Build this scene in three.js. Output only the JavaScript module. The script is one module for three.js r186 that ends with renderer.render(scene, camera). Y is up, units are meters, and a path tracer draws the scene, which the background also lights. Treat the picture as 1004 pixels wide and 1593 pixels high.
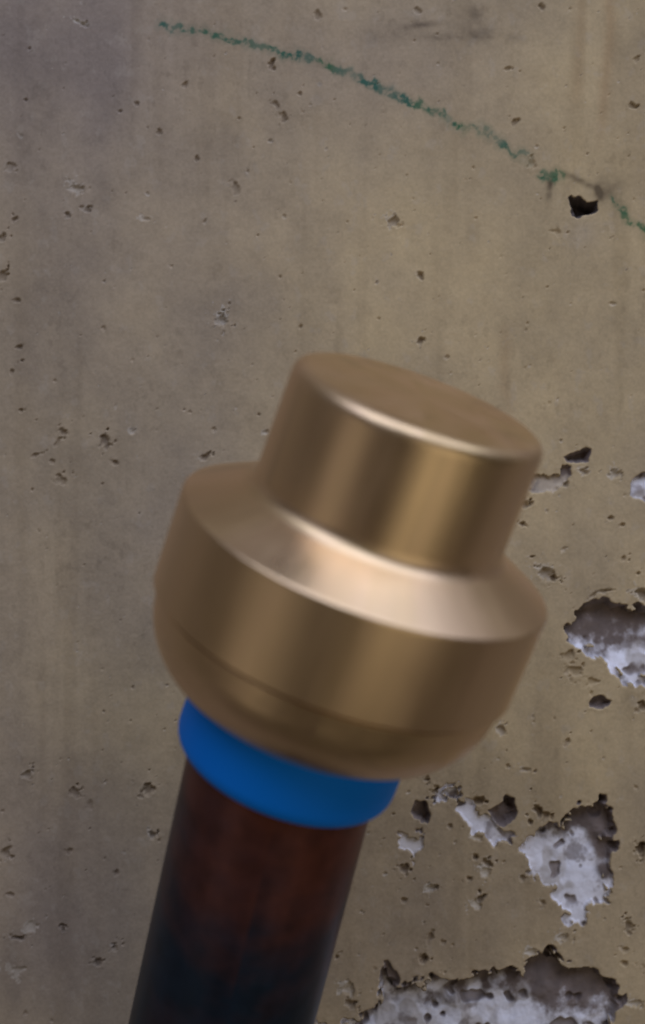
import * as THREE from 'three';
import { RectAreaLightUniformsLib } from 'three/addons/lights/RectAreaLightUniformsLib.js';

// ---------------------------------------------------------------- camera, light, exposure
const mm = 0.001;
const scene = new THREE.Scene();
const CAM = 148;                                       // millimetres from the wall
const FOCAL = 2200;                                    // lens, in pixels of a picture 1593 high
const camera = new THREE.PerspectiveCamera(2 * Math.atan(796.5 / FOCAL) * 180 / Math.PI, 1004 / 1593, 0.004, 20);
camera.position.set(0, 0, CAM * mm);
camera.lookAt(0, 0, 0);
camera.focus = (CAM - 9) * mm;
camera.userData.fStop = 19;
scene.add(camera);

const renderer = new THREE.WebGLRenderer({ antialias: true });
renderer.setSize(645, 1024);
renderer.toneMapping = THREE.LinearToneMapping;
renderer.toneMappingExposure = 1.32;
renderer.shadowMap.enabled = true;
scene.background = new THREE.Color().setRGB(0.036, 0.029, 0.024);   // the dim room
RectAreaLightUniformsLib.init();
function panel(color, strength, w, h, x, y, z) {       // soft window light: metres, aimed at the fitting
  const l = new THREE.RectAreaLight(new THREE.Color().setRGB(...color), strength, w, h);
  l.position.set(x, y, z); l.lookAt(0.004, -0.005, 0.03); scene.add(l);
  return l;
}
panel([0.86, 0.96, 1.28], 1.30, 1.16, 0.50, 0.12, 0.48, 0.36);     // high opening in front, cool daylight
panel([1.0, 0.89, 0.72], 0.40, 0.46, 0.56, 0.27, -0.22, 0.54);     // right of the photographer
panel([1.0, 0.91, 0.80], 0.17, 0.28, 0.56, -0.47, -0.20, 0.36);    // left of the photographer

// ---------------------------------------------------------------- noise and small tools
function rng(seed) { let a = seed >>> 0; return () => { a = (a + 0x6D2B79F5) >>> 0; let t = a; t = Math.imul(t ^ (t >>> 15), t | 1); t ^= t + Math.imul(t ^ (t >>> 7), t | 61); return ((t ^ (t >>> 14)) >>> 0) / 4294967296; }; }
const rnd = rng(77);
const TAB = new Float32Array(65536); for (let i = 0; i < 65536; i++) TAB[i] = rnd() * 2 - 1;
function vn(x, y, s = 0) {                             // smooth lattice noise, -1 .. 1
  const xi = Math.floor(x), yi = Math.floor(y), fx = x - xi, fy = y - yi;
  const u = fx * fx * fx * (fx * (fx * 6 - 15) + 10), v = fy * fy * fy * (fy * (fy * 6 - 15) + 10);
  const X = xi + s * 31, Y = yi + s * 57;
  const a = TAB[(X & 255) + ((Y & 255) << 8)], b = TAB[((X + 1) & 255) + ((Y & 255) << 8)];
  const c = TAB[(X & 255) + (((Y + 1) & 255) << 8)], d = TAB[((X + 1) & 255) + (((Y + 1) & 255) << 8)];
  return a + (b - a) * u + (c - a) * v + (a - b - c + d) * u * v;
}
function fbm(x, y, o, s = 0) { let t = 0, k = 1, n = 0; for (let i = 0; i < o; i++) { t += k * vn(x, y, s + i * 3); n += k; k *= 0.55; const q = x * 1.62 - y * 1.18; y = x * 1.18 + y * 1.62; x = q + 7.3; } return t / n; }
const clamp = (x, a = 0, b = 1) => Math.min(b, Math.max(a, x));
const step = (a, b, x) => { const t = clamp((x - a) / (b - a)); return t * t * (3 - 2 * t); };
const mix = (a, b, t) => a + (b - a) * t;

// ---------------------------------------------------------------- the wall
// The wall is surveyed in units of K mm: u to the right, v downwards, from the corner of a patch 1004 x 1593.
const K = CAM / FOCAL;
const U0 = -110, U1 = 1114, V0 = -110, V1 = 1703;      // the finely built patch
const toX = (u) => (u - 502) * K * mm, toY = (v) => -(v - 796.5) * K * mm;

// where the paint has come off: outline, depth in mm at its upper and lower end, floor tone (brown base coat, also painted-in shade under the upper lip)
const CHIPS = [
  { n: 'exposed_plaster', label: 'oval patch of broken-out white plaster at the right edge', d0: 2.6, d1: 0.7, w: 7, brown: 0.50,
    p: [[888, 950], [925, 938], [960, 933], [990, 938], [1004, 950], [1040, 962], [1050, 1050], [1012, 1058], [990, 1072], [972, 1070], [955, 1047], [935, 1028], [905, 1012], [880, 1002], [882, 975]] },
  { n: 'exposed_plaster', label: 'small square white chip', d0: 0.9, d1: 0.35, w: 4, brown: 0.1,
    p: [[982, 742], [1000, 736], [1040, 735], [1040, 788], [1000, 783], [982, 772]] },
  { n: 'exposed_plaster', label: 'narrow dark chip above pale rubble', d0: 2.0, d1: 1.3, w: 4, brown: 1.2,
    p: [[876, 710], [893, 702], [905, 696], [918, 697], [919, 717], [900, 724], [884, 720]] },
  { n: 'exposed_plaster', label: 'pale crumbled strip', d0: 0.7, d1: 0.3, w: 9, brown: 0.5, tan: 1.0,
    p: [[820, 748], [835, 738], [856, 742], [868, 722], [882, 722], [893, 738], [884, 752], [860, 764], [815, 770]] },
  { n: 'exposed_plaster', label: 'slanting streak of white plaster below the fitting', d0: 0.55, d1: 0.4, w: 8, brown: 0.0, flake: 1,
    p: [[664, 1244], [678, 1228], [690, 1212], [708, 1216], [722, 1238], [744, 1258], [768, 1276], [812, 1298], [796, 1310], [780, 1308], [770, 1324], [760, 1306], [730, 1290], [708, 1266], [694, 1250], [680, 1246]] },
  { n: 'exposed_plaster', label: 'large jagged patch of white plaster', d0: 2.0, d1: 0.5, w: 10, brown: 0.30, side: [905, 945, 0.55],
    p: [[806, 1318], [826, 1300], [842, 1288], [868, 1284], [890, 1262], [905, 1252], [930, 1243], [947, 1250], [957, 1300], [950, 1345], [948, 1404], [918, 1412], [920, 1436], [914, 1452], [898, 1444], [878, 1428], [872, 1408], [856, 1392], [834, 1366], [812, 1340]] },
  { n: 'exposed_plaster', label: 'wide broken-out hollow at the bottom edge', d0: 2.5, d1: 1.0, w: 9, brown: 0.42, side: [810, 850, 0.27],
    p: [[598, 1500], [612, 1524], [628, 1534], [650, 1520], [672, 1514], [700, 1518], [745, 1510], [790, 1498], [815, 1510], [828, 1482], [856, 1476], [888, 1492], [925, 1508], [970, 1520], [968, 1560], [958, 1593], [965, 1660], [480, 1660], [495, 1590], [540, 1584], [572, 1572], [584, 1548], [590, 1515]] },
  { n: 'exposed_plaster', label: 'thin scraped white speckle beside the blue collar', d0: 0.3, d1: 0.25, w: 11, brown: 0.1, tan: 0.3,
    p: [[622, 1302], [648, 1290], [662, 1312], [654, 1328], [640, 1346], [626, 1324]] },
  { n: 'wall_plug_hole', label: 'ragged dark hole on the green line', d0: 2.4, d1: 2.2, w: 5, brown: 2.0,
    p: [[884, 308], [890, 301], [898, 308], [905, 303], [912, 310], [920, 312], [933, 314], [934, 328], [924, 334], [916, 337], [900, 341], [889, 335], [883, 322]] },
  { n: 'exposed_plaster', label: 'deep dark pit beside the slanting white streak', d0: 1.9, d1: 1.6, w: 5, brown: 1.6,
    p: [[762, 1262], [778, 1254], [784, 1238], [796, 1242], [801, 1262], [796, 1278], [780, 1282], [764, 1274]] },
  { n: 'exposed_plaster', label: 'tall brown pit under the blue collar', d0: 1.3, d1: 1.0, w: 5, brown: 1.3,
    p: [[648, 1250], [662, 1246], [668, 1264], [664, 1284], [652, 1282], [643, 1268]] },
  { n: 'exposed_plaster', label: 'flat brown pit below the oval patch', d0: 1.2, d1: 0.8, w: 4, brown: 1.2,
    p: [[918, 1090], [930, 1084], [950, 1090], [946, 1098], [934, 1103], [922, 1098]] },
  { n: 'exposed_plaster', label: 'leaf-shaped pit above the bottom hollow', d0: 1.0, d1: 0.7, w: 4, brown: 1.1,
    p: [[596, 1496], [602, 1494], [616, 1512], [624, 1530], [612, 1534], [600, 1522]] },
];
function polyDist(p, x, y) {                           // signed distance, negative inside
  let d = 1e9, s = 1;
  for (let i = 0, j = p.length - 1; i < p.length; j = i++) {
    const ex = p[j][0] - p[i][0], ey = p[j][1] - p[i][1], wx = x - p[i][0], wy = y - p[i][1];
    const t = clamp((wx * ex + wy * ey) / (ex * ex + ey * ey)), bx = wx - ex * t, by = wy - ey * t;
    d = Math.min(d, bx * bx + by * by);
    const c1 = y >= p[i][1], c2 = y < p[j][1], c3 = ex * wy > ey * wx;
    if ((c1 && c2 && c3) || (!c1 && !c2 && !c3)) s = -s;
  }
  return s * Math.sqrt(d);
}
for (const c of CHIPS) {
  const xs = c.p.map((q) => q[0]), ys = c.p.map((q) => q[1]);
  c.box = [Math.min(...xs), Math.max(...xs), Math.min(...ys), Math.max(...ys)];
}
function chipAt(u, v) {                                // [index, distance] of the nearest edge of a chip
  let best = -1, bd = 60;
  for (let i = 0; i < CHIPS.length; i++) {
    const c = CHIPS[i], b = c.box;
    if (u < b[0] - 40 || u > b[1] + 40 || v < b[2] - 40 || v > b[3] + 40) continue;
    const wu = u + 1.7 * c.w * fbm(u * 0.05, v * 0.05, 3, 5), wv = v + 1.7 * c.w * fbm(u * 0.05, v * 0.05, 3, 29);
    const d = polyDist(c.p, wu, wv);
    if (d < bd) { bd = d; best = i; }
  }
  if (bd > -11 && bd < 0 && (CHIPS[best].d0 >= 2 || CHIPS[best].tan || CHIPS[best].flake) && CHIPS[best].brown < 0.9 && fbm(u * 0.06, v * 0.06, 2, 37) > 0.22) bd = 2;   // flakes of paint that held on
  return [best, bd];
}
// pits in the paint: u, v, half width, half height, turn, depth mm, dark dirt 0..1, pale scrape 0..1
const PITS = [
  [130, 38, 11, 4, 0.45, 0.45, .3, .8], [423, 99, 5, 8, 0, 0.5, .8, 0], [442, 181, 6, 9, -0.3, 0.4, .6, 0], [430, 162, 4, 7, -0.4, 0.3, .5, 0], [288, 132, 5, 5, 0, 0.3, .5, 0], [367, 290, 6, 11, -0.2, 0.25, .45, 0],
  [306, 247, 3, 4, 0, 0.3, .6, 0], [120, 294, 10, 7, 0.3, 0.45, .2, .5], [137, 328, 5, 4, 0, 0.4, .7, .3], [104, 333, 6, 4, 0.3, 0.4, .6, .2], [226, 341, 7, 4, 0, 0.25, 0, .6], [613, 346, 10, 8, 0.2, 0.6, .5, .5],
  [345, 498, 11, 9, 0.6, 0.75, .3, 1], [655, 431, 4, 9, -0.5, 0.5, .8, .2], [655, 530, 8, 5, -0.4, 0.5, .9, .2], [696, 556, 4, 3, 0, 0.3, .4, .2], [163, 684, 9, 11, 0, 0.5, .75, .1], [97, 672, 6, 6, 0.3, 0.4, .6, 0],
  [90, 688, 4, 10, 0.6, 0.3, .35, 0], [56, 708, 10, 3, -0.3, 0.3, .5, 0], [180, 721, 6, 4, 0.5, 0.35, .5, 0], [93, 747, 8, 7, 0, 0.3, .4, 0], [206, 673, 6, 5, 0, 0.25, 0, .6], [318, 712, 9, 5, -0.5, 0.5, .6, .2], [403, 645, 3, 2, 0, 0.3, .8, 0], [415, 672, 4, 4, 0, .3, 0, .6],
  [802, 189, 6, 5, 0, 0.35, .7, 0], [788, 107, 5, 4, 0, 0.3, .5, 0], [984, 164, 6, 6, 0, 0.4, .7, 0], [843, 12, 5, 5, 0, 0.35, .7, 0], [650, 16, 5, 5, 0, 0.3, .4, 0], [990, 92, 4, 4, 0, 0.3, .4, 0],
  [826, 254, 7, 8, 0, 0.3, .35, 0], [868, 361, 7, 5, 0.4, 0.3, .35, 0], [815, 742, 5, 6, 0, .5, .8, .2], [817, 784, 7, 7, 0.3, 0.7, .8, .3], [814, 815, 5, 4, 0, 0.6, .9, .2], [828, 866, 7, 2.4, -0.1, 0.5, .7, .3],
  [850, 893, 13, 12, 0.4, 0.9, .35, .6], [862, 899, 6, 5, 0.4, 1.0, .9, 0], [911, 735, 8, 5, 0.6, 0.6, .5, .6], [879, 752, 7, 5, 0, 0.6, .7, .5], [958, 738, 7, 8, 0, 0.5, .4, .7], [949, 806, 4, 4, 0, 0.5, .8, .2], [969, 817, 5, 4, 0, 0.45, .6, 0],
  [970, 868, 4, 4, 0, 0.35, .6, 0], [993, 892, 3, 3, 0, 0.4, .7, 0], [945, 919, 14, 2.5, -0.1, 0.5, .5, .3], [924, 926, 6, 4, -0.5, 0.4, .5, .2], [1000, 925, 9, 12, -0.5, 0.9, .7, .6], [1000, 1100, 9, 6, -0.4, 0.7, .8, .1],
  [884, 1020, 9, 8, 0, 0.4, .5, 0], [893, 1045, 12, 8, 0.5, 0.35, .45, 0], [920, 1060, 10, 7, 0.4, 0.3, .35, 0], [745, 1246, 10, 8, 0.4, 0.9, .9, 0], [680, 1230, 9, 5, 0.1, 0.8, .85, 0], [665, 1213, 5, 4, 0, 0.6, .8, .2],
  [838, 1262, 6, 11, -0.3, 0.9, .9, .2], [824, 1278, 4, 5, 0, 0.6, .8, .2], [850, 1268, 8, 6, 0.3, .6, .7, 0], [700, 1285, 5, 4, 0, 0.4, .5, .2], [742, 1304, 9, 3, 0, 0.3, 0, .5], [637, 1308, 6, 5, 0, 0.6, .8, .5], [629, 1352, 7, 7, 0.2, 0.6, .85, .2],
  [740, 1335, 6, 5, 0, 0.6, .85, .2], [759, 1343, 8, 6, 0.2, 0.7, .7, .2], [756, 1356, 8, 8, 0, 0.5, 0, .9], [731, 1367, 5, 4, 0, 0.5, .8, 0], [671, 1381, 9, 5, -0.2, 0.6, .3, .9], [747, 1398, 7, 6, 0.2, 0.7, .8, .3], [742, 1408, 7, 6, 0, 0.4, 0, .8],
  [813, 1366, 6, 6, 0, 0.5, .6, .3], [845, 1405, 5, 6, 0, 0.4, .5, .2], [627, 1400, 4, 4, 0, 0.4, .6, 0], [669, 1458, 5, 13, 0.35, 0.4, .6, 0], [661, 1492, 8, 6, 0, 0.8, .95, 0], [524, 1490, 4, 5, 0, .4, .7, 0], [876, 1459, 12, 6, -0.15, 0.55, .15, 1], [828, 1482, 7, 8, 0, 0.5, .1, 1],
  [977, 1440, 6, 11, -0.3, 0.6, .7, .1], [972, 1477, 6, 5, 0, 0.4, .5, 0], [972, 1499, 7, 5, 0.3, 0.5, .6, 0], [987, 1561, 12, 6, 0, 0.5, .2, .9], [998, 1322, 9, 10, 0, 1.2, .95, 0], [541, 1541, 12, 9, 0.3, 0.5, .1, .8], [545, 1562, 7, 6, 0, 0.6, .7, .2],
  [229, 1231, 9, 11, 0, 0.5, .65, .1], [237, 1300, 6, 6, 0, 0.5, .6, .6], [43, 1206, 8, 8, 0, 0.4, .5, .2], [117, 1233, 7, 8, 0, 0.35, .5, 0], [140, 1255, 5, 9, 0, 0.2, .3, 0], [9, 1327, 8, 9, 0, 0.5, .6, 0], [110, 1323, 6, 5, 0, 0.3, .4, 0],
  [99, 1446, 4, 6, 0, 0.4, .7, 0], [28, 1459, 12, 3, 0.1, 0.45, .8, .2], [182, 1358, 5, 5, -0.5, 0.3, .5, 0], [154, 1498, 7, 6, 0, 0.4, .7, .1], [178, 1474, 6, 5, 0, 0.4, .5, .3], [48, 1444, 9, 7, 0, 0.2, 0, .5], [28, 1512, 10, 9, 0, 0.2, 0, .4], [16, 1391, 6, 4, 0, 0.3, .5, 0],
  [29, 540, 5, 4, 0, 0.4, .7, 0], [27, 467, 6, 4, 0, 0.35, .6, 0], [34, 561, 3, 3, 0, 0.35, .7, 0], [18, 578, 4, 4, 0, 0.3, .5, 0], [32, 638, 4, 3, 0, 0.3, .5, 0], [22, 342, 5, 5, 0, 0.35, .7, 0], [40, 155, 4, 4, 0, 0.35, .7, 0], [213, 161, 4, 3, 0, 0.3, .6, 0], [187, 173, 3, 3, 0, 0.3, .6, 0], [247, 206, 3, 4, 0, 0.3, .5, 0],
  [5, 430, 6, 11, 0, .4, .5, 0], [2, 372, 6, 6, 0, .4, .5, .1], [467, 145, 4, 3, 0, .3, .6, 0], [495, 25, 7, 9, 0.2, .3, .5, 0], [15, 262, 9, 8, .3, .3, .3, .1], [780, 1135, 6, 8, 0, .5, .5, .6], [790, 1192, 5, 5, 0, .3, .4, 0], [818, 1197, 10, 3, .3, .4, .5, .5], [884, 1153, 5, 7, 0, .4, .6, 0],
];
{ const r = rng(5);                                     // the small change: pinholes all over, denser on the right
  for (let i = 0; i < 1700; i++) {
    const u = -90 + r() * 1190, v = -90 + r() * 1780, s = 0.9 + Math.pow(r(), 4) * 2.4;
    if (r() > 0.45 + 0.45 * (u / 1004)) continue;
    PITS.push([u, v, s, s * (0.7 + r() * 0.7), r() * 3, 0.08 + r() * 0.22, r() < 0.7 ? 0.15 + r() * 0.35 : 0, r() < 0.45 ? 0.15 + r() * 0.4 : 0]);
  }
}
const CELL = 40, CW = Math.ceil((U1 - U0) / CELL) + 1, grid = new Map();
PITS.forEach((p, i) => {
  const R = 2.4 * Math.max(p[2], p[3]);
  for (let a = Math.floor((p[0] - R - U0) / CELL); a <= Math.floor((p[0] + R - U0) / CELL); a++)
    for (let b = Math.floor((p[1] - R - V0) / CELL); b <= Math.floor((p[1] + R - V0) / CELL); b++) {
      const k = a + b * CW; if (!grid.has(k)) grid.set(k, []); grid.get(k).push(i);
    }
});
function pitsAt(u, v) {                                // [depth mm, dirt, pale]
  const l = grid.get(Math.floor((u - U0) / CELL) + Math.floor((v - V0) / CELL) * CW);
  let d = 0, dirt = 0, pale = 0;
  if (l) for (const i of l) {
    const p = PITS[i], c = Math.cos(p[4]), s = Math.sin(p[4]), x = u - p[0], y = v - p[1];
    const wob = 1 + 0.95 * fbm(u * 0.15 + i, v * 0.15, 3, i % 17);
    const a = (x * c + y * s) / p[2], b = (-x * s + y * c) / p[3], q = Math.sqrt(a * a + b * b) * wob;
    if (q > 2.3) continue;
    const bowl = 0.85 * (1 - step(0.3, 1.15, q)) * clamp(0.75 + 0.4 * ((x - y) / (p[2] + p[3])), 0.3, 1.2);
    d = Math.max(d, p[5] * bowl); if (q > 1.05) d -= 0.05 * p[5] * (1 - step(1.05, 1.9, q));
    dirt = Math.max(dirt, p[6] * (1 - step(0.2, 1.3, q)));
    if (p[7]) pale = Math.max(pale, p[7] * (1 - step(0.75, 1.35, Math.hypot(a + 0.35 * c, b + 0.35) * wob)));
  }
  return [d, dirt, pale];
}
function chipDepth(c, d, u, v) {                       // mm below the paint, d < 0 inside
  const t = clamp((v - c.box[2]) / Math.min(c.box[3] - c.box[2], 130));
  const floor = mix(c.d0, c.d1, Math.pow(t, 0.8));
  const rough = 0.42 * fbm(u * 0.028, v * 0.028, 2, 11) + 0.05 * fbm(u * 0.16, v * 0.16, 2, 40);
  const hole = step(0.34, 0.6, fbm(u * 0.045 + 9, v * 0.045, 2, 63)) * 0.9;
  return Math.max(0.06, (floor + Math.min(floor, 1.2) * (rough * 1.1 + hole * 0.6))) * step(-1, 1.5 + floor * 4.5, -d);
}
function height(u, v) {                                // mm, outwards
  const fade = step(0, 60, Math.min(u - U0, U1 - u, v - V0, V1 - v));
  let h = 0.16 * fbm(u * 0.006, v * 0.006, 3, 2) + 0.035 * fbm(u * 0.03, v * 0.03, 3, 8) + 0.012 * fbm(u * 0.22, v * 0.22, 2, 21);
  const [i, d] = chipAt(u, v);
  if (i >= 0 && d < 0) h -= chipDepth(CHIPS[i], d, u, v);
  else {
    if (i >= 0 && d < 14) h += 0.05 * fbm(u * 0.09, v * 0.09, 2, 33) * (1 - d / 14);
    h -= pitsAt(u, v)[0];
  }
  return h * fade;
}
// crayon line: a broken wavering stroke
const LINE = [[252, 39], [290, 44], [312, 47], [335, 55], [362, 62], [400, 74], [425, 79], [455, 84], [480, 91], [512, 99], [534, 110], [560, 122], [585, 133], [610, 143], [640, 163], [665, 168], [690, 176], [704, 194], [722, 200], [745, 199], [770, 213], [795, 237], [820, 243]];
const LINE2 = [[846, 271], [862, 274], [876, 273]], LINE3 = [[956, 314], [970, 328], [978, 345], [992, 348], [1010, 364], [1060, 400], [1120, 450]];
function lineDist(l, x, y) {
  let best = 1e9, at = 0;
  for (let i = 0; i + 1 < l.length; i++) {
    const ex = l[i + 1][0] - l[i][0], ey = l[i + 1][1] - l[i][1], wx = x - l[i][0], wy = y - l[i][1];
    const t = clamp((wx * ex + wy * ey) / (ex * ex + ey * ey)), d = Math.hypot(wx - ex * t, wy - ey * t);
    if (d < best) { best = d; at = i + t; }
  }
  return [best, at];
}
const blob = (u, v, cu, cv, a, b, turn = 0) => { const c = Math.cos(turn), s = Math.sin(turn), x = u - cu, y = v - cv; const p = (x * c + y * s) / a, q = (-x * s + y * c) / b; return Math.exp(-(p * p + q * q)); };
function paint(u, v, out) {                            // linear base colour of the wall
  // beige emulsion, greyer and more mauve to the left and above, yellower to the right and in the middle
  const big = fbm(u * 0.0035, v * 0.0022, 3, 70), mid = fbm(u * 0.012, v * 0.008, 4, 75), fine = fbm(u * 0.05, v * 0.05, 3, 80), grit = fbm(u * 0.31, v * 0.31, 2, 86);
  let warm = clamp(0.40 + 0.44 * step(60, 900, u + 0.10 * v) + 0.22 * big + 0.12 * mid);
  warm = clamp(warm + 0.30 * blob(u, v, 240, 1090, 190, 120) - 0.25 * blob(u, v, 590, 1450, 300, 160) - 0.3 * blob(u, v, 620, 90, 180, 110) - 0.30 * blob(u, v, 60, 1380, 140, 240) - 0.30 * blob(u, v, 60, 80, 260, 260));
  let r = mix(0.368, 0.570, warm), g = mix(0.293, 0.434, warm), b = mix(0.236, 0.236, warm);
  const tone = 1 - 0.10 * (1 - step(0, 330, u)) + 0.16 * mid + 0.07 * fine + 0.085 * grit + 0.06 * big;  // left side darkened in the colour, as light falls from the right
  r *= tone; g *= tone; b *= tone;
  const scuff = step(0.22, 0.6, fbm(u * 0.09, v * 0.06, 4, 110)) * 0.14 * (0.5 + 0.5 * vn(u * 0.008, v * 0.008, 112)); r *= 1 - scuff; g *= 1 - 1.05 * scuff; b *= 1 - 1.1 * scuff;
  const chalk = step(0.30, 0.62, fbm(u * 0.06 + 40, v * 0.045, 4, 116)) * 0.16; r = mix(r, 0.56, chalk); g = mix(g, 0.49, chalk); b = mix(b, 0.40, chalk);
  const streak = fbm(u * 0.028, v * 0.0016, 3, 90);    // run marks
  const s1 = 0.10 * step(0.1, 0.7, streak); r *= 1 - s1; g *= 1 - s1 * 1.1; b *= 1 - s1 * 1.25;
  const rust = Math.exp(-Math.pow((u - 950 + (v - 20) * 0.10 - 6 * vn(v * 0.02, 3)) / 9, 2)) * (1 - step(150, 260, v)) * 0.25 + Math.exp(-Math.pow((u - 905 + (v - 20) * 0.06) / 8, 2)) * (1 - step(120, 200, v)) * 0.16
    + Math.exp(-Math.pow((u - 788 + 5 * vn(v * 0.03, 9)) / 9, 2)) * step(490, 530, v) * (1 - step(600, 660, v)) * 0.16;
  r *= 1 - 0.55 * rust; g *= 1 - 0.8 * rust; b *= 1 - 1.0 * rust;
  // grey smudges
  const tear = 0.6 + 0.7 * fbm(u * 0.035, v * 0.05, 3, 95);
  const dark = clamp(0.50 * (1.6 * blob(u, v, 748, 52, 28, 14, 0.2) + 1.5 * blob(u, v, 736, 20, 10, 20, -0.5) + 1.6 * blob(u, v, 700, 58, 42, 6, 0) + 0.7 * blob(u, v, 795, 57, 22, 6, 0.2) + 1.3 * blob(u, v, 655, 39, 30, 5, -0.1)
    + 0.8 * blob(u, v, 610, 56, 36, 20, 0) + 0.6 * blob(u, v, 60, 170, 34, 110, 0.1) + 0.5 * blob(u, v, 335, 375, 22, 60, 0.1) + 0.4 * blob(u, v, 165, 300, 18, 26) + 0.35 * blob(u, v, 60, 20, 14, 40, 0.2)
    + 0.35 * blob(u, v, 135, 1190, 50, 22) + 0.4 * blob(u, v, 40, 1200, 16, 26) + 1.5 * blob(u, v, 945, 292, 28, 26, 0.3) + 2.6 * blob(u, v, 903, 281, 26, 5, 0.45) + 1.8 * blob(u, v, 932, 300, 6, 16, -0.2) + 2.2 * blob(u, v, 855, 294, 6, 24, 0.15) + 0.9 * blob(u, v, 885, 298, 7, 22)
    + 0.5 * blob(u, v, 480, 490, 14, 34) + 0.5 * blob(u, v, 20, 1480, 24, 60) + 0.3 * blob(u, v, 125, 1260, 40, 90, 0.2) + 0.25 * blob(u, v, 180, 720, 60, 50) + 0.3 * blob(u, v, 500, 370, 10, 50)) * tear);
  r *= 1 - 0.72 * dark; g *= 1 - 0.74 * dark; b *= 1 - 0.76 * dark;
  const light = 0.18 * blob(u, v, 905, 362, 26, 22) * tear; r = mix(r, 0.62, light); g = mix(g, 0.56, light); b = mix(b, 0.52, light);
  const [ci, cd] = chipAt(u, v);
  if (ci >= 0 && cd < 0) {
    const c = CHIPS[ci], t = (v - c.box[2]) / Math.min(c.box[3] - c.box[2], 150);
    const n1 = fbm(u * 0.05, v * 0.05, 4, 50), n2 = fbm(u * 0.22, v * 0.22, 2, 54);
    let brown = step(c.brown - 0.16, c.brown + 0.16, c.brown > 0.9 ? 0 : t + 0.34 * n1 - (c.side ? c.side[2] * step(c.side[0], c.side[1], u + 10 * n1) : 0));  // brown undercoat towards the top, with the lip's shade painted into it
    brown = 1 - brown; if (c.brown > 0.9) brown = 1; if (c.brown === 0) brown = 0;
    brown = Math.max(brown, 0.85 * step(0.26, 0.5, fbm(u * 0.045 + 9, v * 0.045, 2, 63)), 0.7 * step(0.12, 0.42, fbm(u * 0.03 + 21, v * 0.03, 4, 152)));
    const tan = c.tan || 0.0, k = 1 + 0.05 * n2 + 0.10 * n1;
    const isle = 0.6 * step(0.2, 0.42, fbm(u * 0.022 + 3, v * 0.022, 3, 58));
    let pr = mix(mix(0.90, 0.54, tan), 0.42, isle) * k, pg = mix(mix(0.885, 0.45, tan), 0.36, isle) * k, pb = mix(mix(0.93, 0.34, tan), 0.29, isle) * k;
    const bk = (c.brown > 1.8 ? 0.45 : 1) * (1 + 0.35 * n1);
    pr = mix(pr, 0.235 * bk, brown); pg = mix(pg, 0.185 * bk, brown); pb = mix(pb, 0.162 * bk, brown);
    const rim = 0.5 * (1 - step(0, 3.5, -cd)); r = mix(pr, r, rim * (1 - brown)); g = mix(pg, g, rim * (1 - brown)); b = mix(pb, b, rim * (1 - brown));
  } else {
    const p = pitsAt(u, v);
    r = mix(r, 0.66, p[2] * 0.7); g = mix(g, 0.60, p[2] * 0.7); b = mix(b, 0.50, p[2] * 0.7);
    r *= 1 - 0.66 * p[1]; g *= 1 - 0.70 * p[1]; b *= 1 - 0.72 * p[1];
    // crayon
    const wu = u + 6 * fbm(u * 0.07, v * 0.07, 3, 60), wv = v + 10 * fbm(u * 0.075, v * 0.05, 3, 66);
    let ink = 0, teal = 0.5;
    for (const [l, wdt] of [[LINE, 6.6 + 2.2 * step(480, 560, u) * (1 - step(690, 760, u)) - 1.5 * step(700, 780, u)], [LINE2, 9], [LINE3, 8]]) {
      const [d, at] = lineDist(l, wu, wv);
      if (d < 16) {
        const press = clamp(0.62 + 0.75 * vn(at * 1.15, 3.5, 44) + 0.5 * vn(at * 3.1, 8.5, 46));
        const skip = step(-0.30, 0.28, fbm(u * 0.14, v * 0.14, 3, 48) + 0.15);
        ink = Math.max(ink, (1 - step(wdt * 0.35, wdt * 1.25, d)) * mix(0.45, 1, press) * mix(0.34, 1, skip)); teal = clamp(0.5 + 0.8 * vn(at * 0.9, 1.5, 49) + (l === LINE ? 0.15 : -0.5));
        ink = Math.max(ink, 0.20 * (1 - step(4, 15, d)));
      }
    }
    ink *= 0.95; r = mix(r, mix(0.030, 0.026, teal), ink); g = mix(g, mix(0.140, 0.130, teal), ink); b = mix(b, mix(0.050, 0.090, teal), ink);
  }
  out[0] = r; out[1] = g; out[2] = b;
}
const srgb = (c) => { c = clamp(c); return Math.round(255 * (c <= 0.0031308 ? 12.92 * c : 1.055 * Math.pow(c, 1 / 2.4) - 0.055)); };
function texture(w, h, fn) {
  const d = new Uint8Array(w * h * 4), o = [0, 0, 0];
  for (let j = 0; j < h; j++) for (let i = 0; i < w; i++) { fn((i + 0.5) / w, (j + 0.5) / h, o); const k = (j * w + i) * 4; d[k] = srgb(o[0]); d[k + 1] = srgb(o[1]); d[k + 2] = srgb(o[2]); d[k + 3] = 255; }
  const t = new THREE.DataTexture(d, w, h); t.colorSpace = THREE.SRGBColorSpace; t.magFilter = t.minFilter = THREE.LinearFilter; t.needsUpdate = true;
  return t;
}
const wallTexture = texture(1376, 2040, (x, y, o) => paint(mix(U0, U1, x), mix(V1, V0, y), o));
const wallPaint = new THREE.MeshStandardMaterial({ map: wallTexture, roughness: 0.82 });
const plaster = new THREE.MeshStandardMaterial({ map: wallTexture, roughness: 0.95 });

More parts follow.
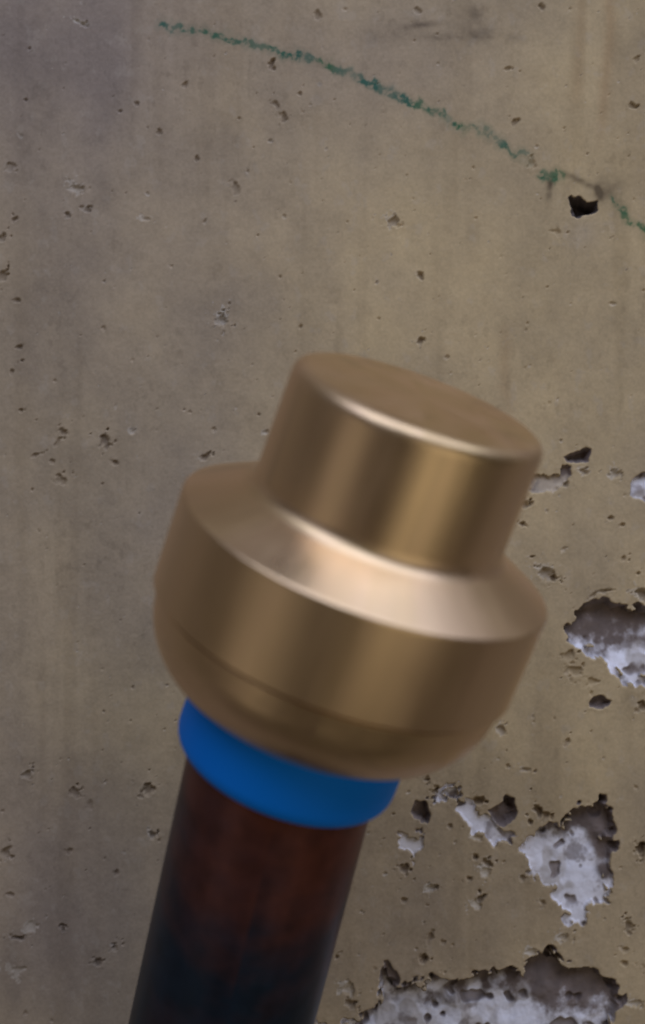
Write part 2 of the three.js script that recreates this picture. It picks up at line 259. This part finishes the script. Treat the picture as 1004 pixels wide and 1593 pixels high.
const wall = new THREE.Group();
wall.name = 'wall';
wall.userData = { kind: 'structure', label: 'beige painted plaster wall, pitted and chipped, with a faint green line', category: 'wall' };
scene.add(wall);
{
  const NX = 744, NY = 1102, pos = new Float32Array((NX + 1) * (NY + 1) * 3), uv = new Float32Array((NX + 1) * (NY + 1) * 2);
  for (let j = 0; j <= NY; j++) for (let i = 0; i <= NX; i++) {
    const k = j * (NX + 1) + i, u = mix(U0, U1, i / NX), v = mix(V0, V1, j / NY);
    pos[k * 3] = toX(u); pos[k * 3 + 1] = toY(v); pos[k * 3 + 2] = height(u, v) * mm;
    uv[k * 2] = i / NX; uv[k * 2 + 1] = 1 - j / NY;
  }
  const all = [], own = CHIPS.map(() => []);
  for (let j = 0; j < NY; j++) for (let i = 0; i < NX; i++) {
    const a = j * (NX + 1) + i, b = a + 1, c = a + NX + 1, d = c + 1;
    const [n, e] = chipAt(mix(U0, U1, (i + 0.5) / NX), mix(V0, V1, (j + 0.5) / NY));
    const t = [a, c, b, b, c, d];
    all.push(...t);
    if (n >= 0 && e < 0) { own[n].push(...t); all.own = (all.own || []); all.own.push(all.length / 6 - 1); }
  }
  const whole = new THREE.BufferGeometry();
  whole.setAttribute('position', new THREE.BufferAttribute(pos, 3));
  whole.setIndex(all); whole.computeVertexNormals();
  const nor = whole.getAttribute('normal').array;
  const taken = new Set(all.own), rest = [];
  for (let q = 0; q < all.length / 6; q++) if (!taken.has(q)) for (let e = 0; e < 6; e++) rest.push(all[q * 6 + e]);
  const cut = (index) => {
    const map = new Map(), idx = new Uint32Array(index.length), p = [], n = [], t = [];
    for (let q = 0; q < index.length; q++) {
      let s = map.get(index[q]);
      if (s === undefined) { s = map.size; map.set(index[q], s); const k = index[q]; p.push(pos[k * 3], pos[k * 3 + 1], pos[k * 3 + 2]); n.push(nor[k * 3], nor[k * 3 + 1], nor[k * 3 + 2]); t.push(uv[k * 2], uv[k * 2 + 1]); }
      idx[q] = s;
    }
    const g = new THREE.BufferGeometry();
    g.setAttribute('position', new THREE.Float32BufferAttribute(p, 3)); g.setAttribute('normal', new THREE.Float32BufferAttribute(n, 3)); g.setAttribute('uv', new THREE.Float32BufferAttribute(t, 2));
    g.setIndex(new THREE.BufferAttribute(idx, 1));
    return g;
  };
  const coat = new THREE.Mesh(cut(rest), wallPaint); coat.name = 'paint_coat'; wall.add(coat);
  const used = {};
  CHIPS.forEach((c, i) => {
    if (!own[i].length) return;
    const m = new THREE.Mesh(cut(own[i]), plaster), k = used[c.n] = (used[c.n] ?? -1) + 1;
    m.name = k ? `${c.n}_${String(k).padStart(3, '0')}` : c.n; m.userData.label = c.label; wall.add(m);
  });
  // the wall goes on around the patch
  const X0 = toX(U0), X1 = toX(U1), Y0 = toY(V1), Y1 = toY(V0), B = 0.45;
  const shape = new THREE.Shape([[-B, -B], [B, -B], [B, B], [-B, B]].map((q) => new THREE.Vector2(...q)));
  shape.holes.push(new THREE.Path([[X0, Y0], [X0, Y1], [X1, Y1], [X1, Y0]].map((q) => new THREE.Vector2(...q))));
  const around = new THREE.Mesh(new THREE.ExtrudeGeometry(shape, { depth: 0.02, bevelEnabled: false }), new THREE.MeshStandardMaterial({ color: new THREE.Color().setRGB(0.32, 0.265, 0.21), roughness: 0.85 }));
  around.name = 'wall_surround'; around.position.z = -0.02; wall.add(around);
}

// ---------------------------------------------------------------- the capped pipe
function lathe(profile, seg = 160) {                   // [radius, height] in mm
  return new THREE.LatheGeometry(profile.map(([r, y]) => new THREE.Vector2(r * mm, y * mm)), seg);
}
function smoothLathe(corners, seg = 160) {             // corners: [r, y, rounding]
  const pts = [];
  corners.forEach(([r, y, f], i) => {
    if (!f || i === 0 || i === corners.length - 1) { pts.push([r, y]); return; }
    const a = corners[i - 1], b = corners[i + 1], la = Math.hypot(a[0] - r, a[1] - y), lb = Math.hypot(b[0] - r, b[1] - y), fa = Math.min(f, la * 0.49) / la, fb = Math.min(f, lb * 0.49) / lb;
    for (let k = 0; k <= 10; k++) {
      const t = k / 10, p = (1 - t) * (1 - t), q = 2 * t * (1 - t), s = t * t;
      pts.push([p * mix(r, a[0], fa) + q * r + s * mix(r, b[0], fb), p * mix(y, a[1], fa) + q * y + s * mix(y, b[1], fb)]);
    }
  });
  return lathe(pts, seg);
}
const collarFoot = new THREE.Vector3(-3.5, -21.83, 28.4);           // centre of the collar's lower face, mm from the wall's middle
const pipeAxis = new THREE.Vector3(0.219, 0.925, 0.31).normalize();
const capAxis = new THREE.Vector3(0.328, 0.895, 0.30).normalize();
const PIPE = 100;                                                    // mm from the wall to the collar
const base = collarFoot.clone().add(new THREE.Vector3(0.08, 0, 0)).addScaledVector(pipeAxis, -PIPE);
const up = new THREE.Vector3(0, 1, 0);
const capped = new THREE.Group();
capped.name = 'capped_pipe';
capped.userData = { label: 'dark copper pipe closed by a brass push-fit end cap with blue collar', category: 'pipe' };
capped.position.copy(base).multiplyScalar(mm);
capped.quaternion.setFromUnitVectors(up, pipeAxis);
scene.add(capped);

const copperTexture = texture(256, 1024, (x, y, o) => {
  const v = y * 112, n = fbm(x * 9, v * 0.22, 4, 12), m = fbm(x * 30, v * 0.6, 3, 16), s = fbm(x * 44, v * 0.05, 2, 19);
  const red = clamp(step(84, 106, v + 4 * n + 5 * Math.sin(x * 6.283 + 1)) + 0.25 * n), k = 1 + 0.30 * m + 0.18 * s;
  o[0] = mix(0.014, 0.165, red) * k; o[1] = mix(0.028, 0.050, red) * k; o[2] = mix(0.050, 0.031, red) * k;
});
copperTexture.wrapS = THREE.RepeatWrapping;
const pipe = new THREE.Mesh(new THREE.CylinderGeometry(8.15 * mm, 8.15 * mm, 112 * mm, 96, 8, false), new THREE.MeshStandardMaterial({ map: copperTexture, metalness: 0.6, roughness: 0.42 }));
pipe.geometry.translate(0, 56 * mm, 0);
pipe.name = 'copper_pipe';
capped.add(pipe);

const brassTexture = texture(1024, 512, (x, y, o) => {               // cast brass: faint tarnish and handling marks
  const a = fbm(x * 12, y * 7, 4, 130), f = fbm(x * 90, y * 22, 2, 134), k = 1 + 0.11 * a + 0.025 * f - 0.12 * step(0.25, 0.6, fbm(x * 24 + 5, y * 14, 3, 137));
  o[0] = 0.81 * k; o[1] = 0.585 * k * (1 - 0.02 * a); o[2] = 0.345 * k * (1 + 0.12 * a);
});
const brassRough = texture(1024, 512, (x, y, o) => {
  const g = clamp(0.36 + 0.10 * fbm(x * 16, y * 9, 4, 140) + 0.04 * fbm(x * 40, y * 120, 2, 144) + 0.02 * fbm(x * 220, y * 60, 2, 147), 0.2, 0.6);
  o[0] = o[1] = o[2] = g;
});
brassRough.colorSpace = THREE.NoColorSpace;
brassRough.image.data.forEach((q, i, d) => { if (i % 4 < 3) d[i] = Math.round(255 * Math.pow((q / 255 + 0.055) / 1.055, 2.4)); });
brassTexture.wrapS = brassRough.wrapS = THREE.RepeatWrapping;
const brass = new THREE.MeshPhysicalMaterial({ map: brassTexture, roughnessMap: brassRough, metalness: 1, roughness: 1, bumpMap: brassRough, bumpScale: 0.00002 });
const cap = new THREE.Mesh(smoothLathe([[14.0, 13.6, 0], [15.34, 13.6, 0.06], [15.4, 21.5, 0.25], [10.8, 23.95, 0.5], [10.34, 24.6, 0.6], [10.28, 34.1, 1.2], [6, 34.3, 2], [0, 34.35, 0]], 200), brass);
cap.name = 'brass_end_cap';
cap.position.copy(collarFoot.clone().sub(base).applyQuaternion(capped.quaternion.clone().invert())).multiplyScalar(mm);
cap.quaternion.copy(capped.quaternion.clone().invert().multiply(new THREE.Quaternion().setFromUnitVectors(up, capAxis)));
capped.add(cap);
const ring = new THREE.Mesh(smoothLathe([[8.3, 7.0, 0], [9.9, 6.3, 0.2], [10.7, 6.4, 0.5], [12.7, 7.6, 1.6], [14.5, 10.2, 2.2], [14.92, 13.25, 0.08], [14.0, 13.25, 0], [14.0, 13.7, 0]], 200), brass);
ring.name = 'retaining_ring';
cap.add(ring);
const collar = new THREE.Mesh(smoothLathe([[8.25, 8.2, 0], [8.3, 0.45, 0.3], [8.9, 0.45, 0.6], [9.55, 1.3, 0.8], [9.6, 2.6, 0.8], [9.4, 8.2, 0]], 160), new THREE.MeshPhysicalMaterial({ color: new THREE.Color().setRGB(0.0, 0.25, 1.0), roughness: 0.6, specularIntensity: 0.4 }));
collar.name = 'release_collar';
collar.userData.label = 'blue plastic release collar';
cap.add(collar);

scene.traverse((o) => { if (o.isMesh) { o.castShadow = true; o.receiveShadow = true; } });
renderer.render(scene, camera);
